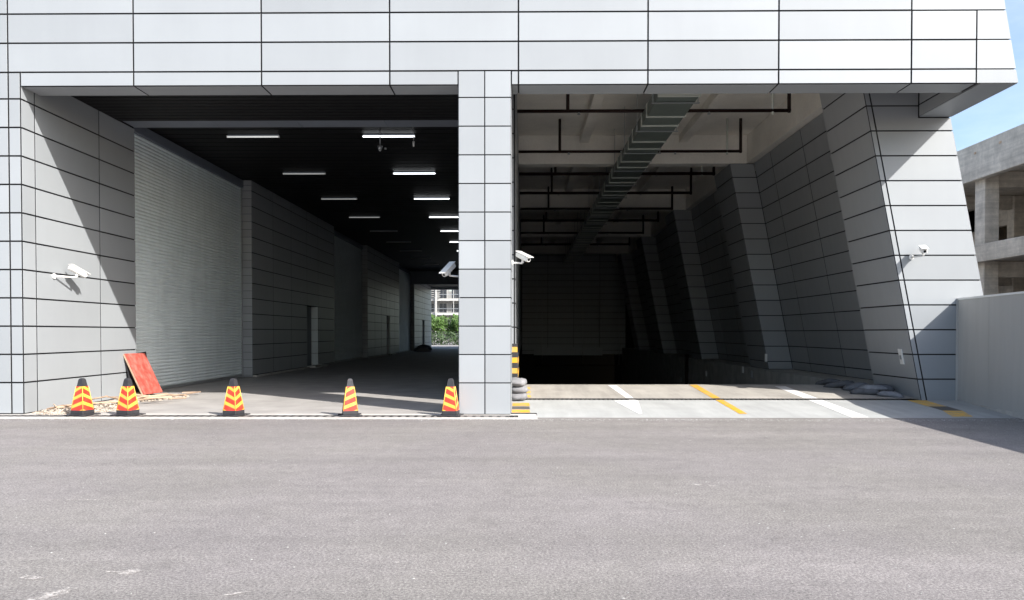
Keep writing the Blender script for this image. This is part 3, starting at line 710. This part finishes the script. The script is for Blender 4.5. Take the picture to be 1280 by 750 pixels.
# ------------------------------------------------------------------ traffic cones
def clip(poly, a, b, c):      # keep a*u+b*v+c >= 0
    out = []
    for i in range(len(poly)):
        p, q = poly[i], poly[(i + 1) % len(poly)]; fp, fq = a * p[0] + b * p[1] + c, a * q[0] + b * q[1] + c
        if fp >= 0: out.append(p)
        if (fp >= 0) != (fq >= 0): t = fp / (fp - fq); out.append((p[0] + (q[0] - p[0]) * t, p[1] + (q[1] - p[1]) * t))
    return out
def make_cone():
    t = thing('traffic_cone', (0, 0, 0), 'cone', 'traffic cone', 'striped traffic cones across the left bay')
    z0, z1, w0, w1 = .11, .60, .148, .080
    V, F, MI = [], [], []
    per = .34; sl = .20
    for f in range(4):
        s = 1 if f % 2 else -1
        A = f * math.pi / 2; ca, sa = math.cos(A), math.sin(A)
        for k in range(-3, 7):
            for half in (0, 1):
                lo = (k + half * .60) * per - .04; hi = (k + (.60 if half == 0 else 1)) * per - .04
                P = [(-1, 0), (1, 0), (1, 1), (-1, 1)]
                P = clip(P, -s * sl / 1.0 * .5, 1, -lo); P = clip(P, s * sl / 1.0 * .5, -1, hi) if P else P
                if len(P) < 3: continue
                b = len(V)
                for u, v in P:
                    w = w0 + (w1 - w0) * v; x, y = u * w, -w
                    V.append((x * ca - y * sa, x * sa + y * ca, z0 + (z1 - z0) * v))
                F.append(tuple(range(b, len(V)))); MI.append(0 if half else 1)
    mesh('body', V, F, ['cone_yellow', 'cone_red'], t, mi=MI)
    # pale edge strips
    m = MB()
    for i in range(4):
        a = math.pi / 4 + i * math.pi / 2; r0, r1 = w0 * 1.414 - .004, w1 * 1.414 - .004
        m.tube((r0 * math.cos(a), r0 * math.sin(a), z0), (r1 * math.cos(a), r1 * math.sin(a), z1), .009, 6)
    m.build('edge_trim', 'cone_yellow', t)
    m = MB(); prev = None
    for (za, wa), (zb, wb) in zip([(.60, .077), (.612, .068), (.73, .050), (.755, .040)], [(.612, .068), (.73, .050), (.755, .040), (.768, .022)]):
        m.hexa([(-wa, -wa, za), (wa, -wa, za), (wa, wa, za), (-wa, wa, za), (-wb, -wb, zb), (wb, -wb, zb), (wb, wb, zb), (-wb, wb, zb)])
    m.build('tip', 'black_rubber', t)
    m = MB(); m.hexa([(-.157, -.157, .03), (.157, -.157, .03), (.157, .157, .03), (-.157, .157, .03), (-.155, -.155, .112), (.155, -.155, .112), (.155, .155, .112), (-.155, .155, .112)], .008); m.build('collar', 'black_rubber', t)
    m = MB(); m.box((-.19, -.19, 0), (.19, .19, .03), .008)
    for sx in (-1, 1):
        for sy in (-1, 1): m.box((sx * .19 - .05, sy * .19 - .05, 0), (sx * .19 + .05, sy * .19 + .05, .022), .006)
    m.build('base', 'black_rubber', t)
    return t
def copy_thing(src, loc, rz, label):
    r = src.copy(); COL.objects.link(r); r.location = loc; r.rotation_euler = (0, 0, rz); r['label'] = label
    for ch in list(src.children):
        c = ch.copy(); COL.objects.link(c); c.parent = r
    return r
cone0 = make_cone()
cpos = [(-9.17, -.17, .009, R(77), 'striped cone farthest left, before the timber scraps, chevrons pointing up'), (-8.22, -.17, .009, R(162), 'striped cone second from left, in front of the red board'),
        (-6.01, -.19, .009, R(166), 'striped cone standing alone before the big roller shutter'), (-3.59, -.2, .009, R(90 + 16), 'striped cone on the drain, second from the middle column'),
        (-1.51, -.2, .009, R(-6), 'striped cone touching the foot of the middle column')]
for i, (x, y, z, a, lb_) in enumerate(cpos):
    if i == 0: cone0.location = (x, y, z); cone0.rotation_euler = (0, 0, a); cone0['label'] = lb_
    else: copy_thing(cone0, (x, y, z), a, lb_)

# ------------------------------------------------------------------ sandbags
def bag(loc, size, rz, label, m, seed, group, tilt=(0, 0)):
    o_ = Vector((seed * 3.1, seed * 1.7, 0)); V, F = [], []; nu, nv = 20, 12
    lx_, ly_, lz_ = size
    def se(c, p): return math.copysign(abs(c) ** p, c)
    for j in range(nv + 1):
        ph = -math.pi / 2 + math.pi * j / nv
        for i in range(nu):
            th = 2 * math.pi * i / nu
            x = se(math.cos(ph), .6) * se(math.cos(th), .55) * lx_ / 2; y = se(math.cos(ph), .6) * se(math.sin(th), .6) * ly_ / 2; z = se(math.sin(ph), .85) * lz_ / 2
            pinch = 1 - .35 * max(0, abs(x) / (lx_ / 2) - .7) / .3
            v = Vector((x, y, z * pinch)); d = noise.noise(v * 6 + o_) * .045 + noise.noise(v * 16 + o_) * .022 - abs(noise.noise(Vector((v.x * 5, v.y * 14, 1)) + o_)) * .03
            v += v.normalized() * d; v.z -= .03 * (abs(x) / (lx_ / 2)) ** 2
            V.append(v)
    for j in range(nv):
        for i in range(nu): F.append((j * nu + i, j * nu + (i + 1) % nu, (j + 1) * nu + (i + 1) % nu, (j + 1) * nu + i))
    R_ = Matrix.Rotation(rz, 3, 'Z') @ Matrix.Rotation(tilt[0], 3, 'X') @ Matrix.Rotation(tilt[1], 3, 'Y')
    t = thing('sandbag', loc, label, 'sandbag', group)
    o = mesh('sack', [R_ @ v for v in V], F, m, t, smooth=True, world=False)
    # stitched closed mouth
    q = MB(); e = Vector((lx_ / 2 - .01, 0, -.02)); 
    q.obox(R_ @ e, (.035, ly_ * .55, .02), R_, .006); q.build('stitched_hem', m, t, world=False)
    return t
gz = 'sandbags piled beside the middle column'
bag((-.12, 2.28, apz(2.2) + .10), (.62, .42, .20), R(85), 'grey sandbag at the bottom of pile beside the middle column', 'bag', 1, gz)
bag((-.12, 2.3, apz(2.2) + .27), (.60, .42, .20), R(95), 'grey sandbag in the middle of pile beside the middle column', 'bag', 2, gz)
bag((-.13, 2.28, apz(2.2) + .44), (.58, .40, .20), R(80), 'pale grey sandbag on top of pile beside the middle column', 'bag', 3, gz)
g2 = 'dark sandbags at the foot of the big leaning pillar'
bs = [((9.02, 2.95, .20), (.62, .34, .15), 145, 'front grey sandbag, nearest the kerb stripes at the big pillar'), ((8.80, 3.42, .34), (.66, .36, .15), 160, 'light topped sandbag lying on the others by the pillar'),
      ((8.62, 3.5, .24), (.7, .4, .2), 150, 'dark sandbag under the light topped one'), ((9.15, 3.75, .30), (.7, .42, .22), 100, 'dark sandbag wedged against the pillar inner face'),
      ((8.75, 4.3, .30), (.7, .42, .2), 170, 'dark sandbag behind the heap, toward the ledge'), ((8.55, 4.9, .32), (.8, .42, .18), 140, 'flattened dark sandbag in the row along the ledge'),
      ((8.5, 5.6, .33), (.75, .4, .16), 110, 'last dark flattened sandbag at the ramp crest')]
for i, (l, s, a, lab) in enumerate(bs): bag(l, s, R(a), lab, 'bag_dark' if i not in (0, 1) else 'bag_mid', 10 + i, g2, (R(4), R(-5 + 3 * i)))

# ------------------------------------------------------------------ red board leaning on the wall edge, timber scraps
rb = thing('red_board', (-10.2, 5.0, 0), 'worn red formwork board leaning against the wall by the shutter', 'board')
A_ = Vector((-10.0, 4.08, .09)); B_ = Vector((-9.97, 5.08, .08)); C_ = Vector((-10.455, 4.0, 1.17)); D_ = Vector((-10.425, 5.0, 1.16))
n_ = (B_ - A_).cross(C_ - A_).normalized(); n_ = n_ if n_.x > 0 else -n_
def slab4(a, b, c, d, n, t): return [a - n * t, b - n * t, d - n * t, c - n * t, a, b, d, c]

MB().hexa(slab4(A_, B_, C_, D_, n_, .018)).build('sheet', 'red_board', rb)
up_ = (C_ - A_).normalized(); al_ = (B_ - A_).normalized(); L_ = (B_ - A_).length; H_ = (C_ - A_).length
def batten(p, u_, lu, v_, lv): return [p - n_ * .06, p + u_ * lu - n_ * .06, p + u_ * lu + v_ * lv - n_ * .06, p + v_ * lv - n_ * .06, p - n_ * .019, p + u_ * lu - n_ * .019, p + u_ * lu + v_ * lv - n_ * .019, p + v_ * lv - n_ * .019]
for k in range(3): MB().hexa(batten(A_ + al_ * (L_ - .06) * k / 2, al_, .06, up_, H_)).build('batten', 'wood', rb)
t = thing('dark_board', (-10.3, 5.0, 0), 'dark board standing just behind the leaning red board', 'board')
q = [Vector((-10.30, 4.10, .02)), Vector((-10.28, 5.16, .02)), Vector((-10.48, 4.06, 1.12)), Vector((-10.46, 5.14, 1.20))]
MB().hexa(slab4(q[0], q[1], q[2], q[3], n_, .02)).build('sheet', 'black_rubber', t)
MB().hexa([v + n_ * .022 for v in slab4(q[0] * .93 + q[1] * .07, q[0] * .02 + q[1] * .98, q[0] * .9 + q[2] * .1, q[1] * .9 + q[3] * .1, n_, .02)]).build('rail', 'wood', t)

def crumb_heap(name, cx, cy, rx_, ry_, h, m, label, cat, n=1100):
    bm = bmesh.new(); r_ = random.Random(3)
    for i in range(n):
        a = r_.uniform(0, 2 * math.pi); rr = math.sqrt(r_.random()) ** 1.1
        x, y = cx + math.cos(a) * rr * rx_, cy + math.sin(a) * rr * ry_
        if x < -10.47: continue
        z = h * max(0, (1 - rr)) * r_.random() + .006; s = r_.uniform(.012, .05)
        v0 = Vector((x, y, z)); d = [Vector((r_.uniform(-1, 1), r_.uniform(-1, 1), r_.uniform(-.3, .5))).normalized() * s for _ in range(3)]
        vs_ = [bm.verts.new(v0 + k) for k in d] + [bm.verts.new(v0 + Vector((0, 0, s * .7)))]
        for f in ((0, 1, 2), (0, 1, 3), (1, 2, 3), (2, 0, 3)): bm.faces.new([vs_[k] for k in f])
    me = bpy.data.meshes.new(name); bm.to_mesh(me); bm.free(); me.materials.append(M[m])
    return tag(link(name, me), label, cat, kind='stuff')
crumb_heap('wood_chips', -9.85, 1.15, 0.95, 1.3, .13, 'sawdust', 'loose pale wood chips and sawdust at the foot of the left wall', 'wood chips', 2300)
crumb_heap('wood_chips', -9.7, 3.9, .8, 1.2, .06, 'sawdust', 'thin scatter of pale wood chips under the red board', 'wood chips', 700)
r_ = random.Random(11)
sc = [(-9.95, .75, .55, .14, 20, .10), (-9.6, 1.2, .9, .10, 35, .14), (-9.3, 1.7, .7, .16, -20, .10), (-9.05, 2.3, 1.1, .09, 28, .16), (-8.95, 2.9, 1.0, .10, 12, .12), (-9.4, 3.2, .9, .12, 50, .10),
      (-9.75, 2.2, .6, .2, -35, .15), (-9.7, 3.7, .8, .08, 5, .08), (-9.35, 4.4, .7, .1, -8, .06), (-9.2, 4.95, .6, .07, 10, .05), (-9.9, 1.6, .5, .22, 60, .20), (-9.15, 1.25, .6, .06, -50, .05), (-10.2, .6, .7, .03, 95, .10), (-8.9, 3.6, .5, .05, 60, .04)]
tl = ['short wide timber scrap at the near end of the litter by the wall corner', 'long thin timber scrap left of the first cone on the wood chips', 'broken wood piece directly behind the first cone', 'long narrow timber scrap between the first two cones',
      'long narrow strip of wood just left of the second cone', 'pale scrap behind the second cone, pointing away', 'broad plywood scrap on the middle of the chip heap', 'thin wood strip under the lower edge of the red board',
      'thin wood strip right of the red board foot', 'last thin wood sliver, farthest right of the red board', 'broad plywood offcut raised highest, against the left wall', 'thin stick just right of the first cone', 'thin stick standing closest to the wall corner joint', 'thin sliver lying on floor right of the second cone']
for i, (x, y, L, W, a, z) in enumerate(sc):
    t = tag(thing('timber_scrap', (x, y, z), None, None, rz=R(a)), tl[i], 'timber scrap', 'timber scraps by the left wall')
    MB().obox((0, 0, 0), (L, W, .03), Matrix.Rotation(R(r_.uniform(-9, 9)), 3, 'Y') @ Matrix.Rotation(R(r_.uniform(-20, 20)), 3, 'X'), .004).build('plank', 'wood', t, world=False)
    if i % 3 == 0: MB().obox((.06, .05, .035), (L * .8, W * .7, .02), Matrix.Rotation(R(r_.uniform(10, 50)), 3, 'Z'), .003).build('splinter', 'wood', t, world=False)

# ------------------------------------------------------------------ hoarding fence on the right
fp = [(10.37, 2.46), (10.16, .9), (9.95, -.66), (9.91, -2.84), (9.62, -7.2), (9.45, -11.5), (9.4, -15.0)]
fe = thing('site_fence', (10.37, 2.46, 0), 'plain grey metal hoarding fence with pale top edge at the right', 'fence')
def run(x0, y0, x1, y1, d0, d1, z0, z1):
    n = Vector((y1 - y0, -(x1 - x0), 0)).normalized()
    P = lambda x, y, d, z: (x + n.x * d, y + n.y * d, z)
    return [P(x0, y0, d0, z0), P(x1, y1, d0, z0), P(x1, y1, d1, z0), P(x0, y0, d1, z0), P(x0, y0, d0, z1), P(x1, y1, d0, z1), P(x1, y1, d1, z1), P(x0, y0, d1, z1)]
for (a, b_), (c, d) in zip(fp[:-1], fp[1:]):
    L = math.hypot(c - a, d - b_); ux, uy = (c - a) / L, (d - b_) / L; g_ = .004
    MB().hexa(run(a + ux * g_, b_ + uy * g_, c - ux * g_, d - uy * g_, 0, -.04, .06, 2.50)).build('sheet', 'fence', fe)
    MB().hexa(run(a, b_, c, d, .012, -.052, 2.501, 2.545)).build('top_rail', 'white', fe)
    MB().hexa(run(a, b_, c, d, .03, -.3, 0, .095)).build('plinth', 'strip', fe)
box('end_post', (10.335, 2.462, .1), (10.40, 2.485, 2.54), 'fence', fe)

# ------------------------------------------------------------------ unfinished concrete building beyond the fence
ub = thing('unfinished_building', (20, 15, 0), 'bare unfinished concrete frame building at the right, beyond the fence', 'building')
Y0, Y1, X1 = -12, 46, 34
def ubx(n_2, a, b_, m_='concrete', bev=.02): return box(n_2, a, b_, m_, ub, bev)
ubx('parapet_beam', (20, Y0, 8.5), (20.35, Y1, 10.1)); ubx('roof_slab', (20.352, Y0, 8.9), (X1, Y1, 9.15))
ubx('floor_beam', (20, Y0, 4.83), (20.35, Y1, 5.6)); ubx('floor_slab', (20.352, Y0, 4.9), (X1, Y1, 5.15))
ubx('floor_beam', (20, Y0, .5), (20.35, Y1, 1.2))
for y in (-6.6, -.4, 5.8, 12.0, 18.25, 24.5, 30.7, 37):
    for z0, z1 in ((0, 4.89), (5.151, 8.89)):
        ubx('column', (20.353, y, z0), (21.0, y + .75, z1))
        ubx('column', (25.6, y, z0), (26.2, y + .6, z1))
        ubx('inner_beam', (21.001, y + .15, z1 - .7), (25.59, y + .55, z1 - .005))
for z0, z1 in ((0, 4.88), (5.155, 8.88)):       # inner cross walls with raw openings
    for ya in (14.3, 21.5, 28, 8.0):
        ubx('block_wall', (26.25, ya, z0), (26.5, ya + 2.6, z1))
    ubx('block_wall', (26.25, 2, z1 - 1.3), (26.55, 44, z1 - .004))
    ubx('back_wall', (X1 - .3, Y0, z0), (X1, Y1, z1))
    for y in (17.0, 24.0, 33.0): ubx('cross_wall', (27, y, z0), (33.6, y + .25, z1))
    ubx('spandrel', (24.1, 10.1, z0), (24.35, 24.1, z0 + .85))
for y in (16.2, 18.0): MB().obox((19.99, y + .4, 9.72 - (y - 16) * .02), (.03, .16, .10), None, .01).build('rust_patch', 'wood', ub)

# ------------------------------------------------------------------ beyond the far exit
def foliage(m, cx, cy, cz, rx_, ry_, rz_, n, s, r_, V, F):
    for i in range(n):
        d = Vector((r_.gauss(0, 1), r_.gauss(0, 1), r_.gauss(0, 1))).normalized() * (r_.random() ** .4)
        p = Vector((cx + d.x * rx_, cy + d.y * ry_, cz + d.z * rz_)); p += Vector((noise.noise(p * .8), 0, noise.noise(p * .9 + Vector((5, 5, 5))))) * .5
        a = Vector((r_.gauss(0, 1), r_.gauss(0, 1), r_.gauss(0, 1))).normalized(); b_ = a.orthogonal().normalized(); k = s * r_.uniform(.6, 1.3)
        b0 = len(V); V += [p + a * k, p + b_ * k * .55, p - a * k, p - b_ * k * .55]; F.append((b0, b0 + 1, b0 + 2, b0 + 3))
def tree(x, y, h, w, m, label, seed, n=2600):
    r_ = random.Random(seed); t = thing('bushy_tree', (x, y, 0), label, 'tree', 'green trees beyond the exit')
    mb = MB().tube((x, y, 0), (x, y, h * .45), .16, 8, .10)
    for i in range(5):
        a = i * 1.256; mb.tube((x, y, h * .35), (x + math.cos(a) * w * .5, y + math.sin(a) * w * .5, h * .75), .07, 6, .03)
    mb.build('trunk', 'bark', t)
    V, F = [], []
    for i in range(9):
        a = r_.uniform(0, 6.28); q = r_.uniform(0, .65) * w
        foliage(m, x + math.cos(a) * q, y + math.sin(a) * q, h * r_.uniform(.42, .82), w * .45, w * .45, h * .22, n // 9, .17, r_, V, F)
    c = mesh('crown', V, F, m, t); return t
tree(-15.6, 97, 4.6, 2.3, 'leaf', 'bright green bushy tree at the left edge of the exit opening', 1)
tree(-12.4, 99, 4.5, 2.4, 'leaf', 'bright green bushy tree in the middle of the exit opening', 2)
tree(-9.6, 98, 4.8, 2.3, 'leaf', 'bright green bushy tree behind the column edge', 3)
tree(-18.8, 101, 4.7, 2.4, 'leaf', 'bright green tree hidden behind the exit wall end', 4)
tree(-5.8, 99, 5.0, 2.4, 'leaf', 'bushy tree standing between the middle and the rightmost trees beyond the exit', 5)
tree(-1.5, 98, 4.6, 2.3, 'leaf', 'rightmost bushy tree beyond the exit', 6)
V, F = [], []; r_ = random.Random(9)
for i in range(22): foliage(None, -22 + i * 1.2, 92 + r_.uniform(-.6, .6), .9, 1.0, .9, 1.0, 320, .13, r_, V, F)
tag(mesh('hedge', V, F, 'leaf_shaded'), 'dark clipped hedge low across the far exit', 'hedge')
sheet('far_road', -80, 80, 60, 88, .006, 'inner_floor')
fb = thing('apartment_building', (-20, 140, 0), 'far building with white balcony slabs seen through the exit', 'building')
box('wall', (-34, 141.2, 0), (-4, 155, 10.2), 'far_wall', fb)
box('tower', (-34, 141.21, 10.2), (-16.6, 155, 19), 'far_wall', fb)
for k in range(4):
    z = 2.4 + k * 2.9
    xe = -4 if z < 10 else -16.4
    box('balcony_slab', (-34, 139.4, z), (xe, 141.19, z + .45), 'far_white', fb)
    if k < 3:
        x = -33.0
        while x < xe - 1:
            f_ = box('window', (x, 141.12, z + .5), (x + 1.7, 141.19, z + 2.5), 'far_white', fb)
            for q in (0, 1): MB().box((x + .08 + q * .8, 141.08, z + .58), (x + .82 + q * .78, 141.13, z + 2.42)).build('pane', 'far_glass', f_)
            x += 2.6
    x = -33.8
    while x < xe: box('post', (x, 139.45, z + .45), (x + .12, 139.57, z + 2.9), 'far_white', fb); x += 3.9
    box('balcony_rail', (-34, 139.42, z + 1.25), (xe, 139.48, z + 1.33), 'rail', fb)
box('stair_frame', (-17.9, 138.8, 0), (-17.6, 139.1, 12.5), 'far_white', fb)
for k in range(9): box('louvre', (-18.9, 139.0, 8.9 + k * .42), (-16.9, 139.1, 9.1 + k * .42), 'far_wall', fb)
# low clutter at the far end of the bay floor
for i, (x, y, s) in enumerate([(-8.9, 52, .5), (-9.4, 54.5, .6), (-9.9, 60, .7)]):
    t = tag(thing('bundle', (x, y, 0), None, None, rz=R(20 * i)), ['pale wrapped bundle on the floor before the third shutter', 'dark bundle on the floor beside the third shutter', 'dark heap of sacks by the far exit wall'][i], 'bundle', 'bundles at the far end of the bay')
    V, F = [], []; N = 12
    for j in range(7):
        ph = math.pi / 2 * j / 6
        for k in range(N):
            a = 2 * math.pi * k / N; rr = s * math.cos(ph) * (1 + .25 * noise.noise(Vector((math.cos(a) * 2 + i * 5, math.sin(a) * 2, ph * 2))))
            V.append((rr * math.cos(a) * 1.3, rr * math.sin(a), s * .8 * math.sin(ph) + .004))
    for j in range(6):
        for k in range(N): F.append((j * N + k, j * N + (k + 1) % N, (j + 1) * N + (k + 1) % N, (j + 1) * N + k))
    mesh('wrap', V, F, 'bag' if i == 0 else 'bag_dark', t, smooth=True, world=False)
    MB().tube((-s * .2, -s * .9, s * .2), (-s * .2, s * .3, s * .9), .02, 6).build('cord', 'black_rubber', t, world=False)

# loose grit on the yard, gathered along the strip and the fence foot
bm = bmesh.new(); r_ = random.Random(21)
def stone(x, y, z, q):
    c = Vector((x, y, z + q * .25)); P = [bm.verts.new(c + Vector((a * q * r_.uniform(.6, 1.2), b_ * q * r_.uniform(.6, 1.2), c_ * q * .5))) for a, b_, c_ in ((1, 0, 0), (0, 1, 0), (-1, 0, 0), (0, -1, 0), (0, 0, 1))]
    for i in range(4): bm.faces.new((P[i], P[(i + 1) % 4], P[4]))
for i in range(900): stone(r_.uniform(-11, 9.6), -.80 - abs(r_.gauss(0, .12)), 0, r_.uniform(.006, .018))
for i in range(700): stone(r_.uniform(-9, 9), r_.uniform(-12.5, -.9), 0, r_.uniform(.004, .012))
for i in range(300): y = r_.uniform(-9, -.5); stone(9.55 + (y + 9) * .03 - abs(r_.gauss(0, .12)), y, 0, r_.uniform(.006, .02))
for i in range(160): stone(r_.uniform(-10.4, -1.5), r_.uniform(.2, 6), .004, r_.uniform(.005, .016))
me = bpy.data.meshes.new('grit'); bm.to_mesh(me); bm.free(); me.materials.append(M['ledge'])
tag(link('grit', me), 'fine loose grit scattered over the asphalt yard', 'grit', kind='stuff')
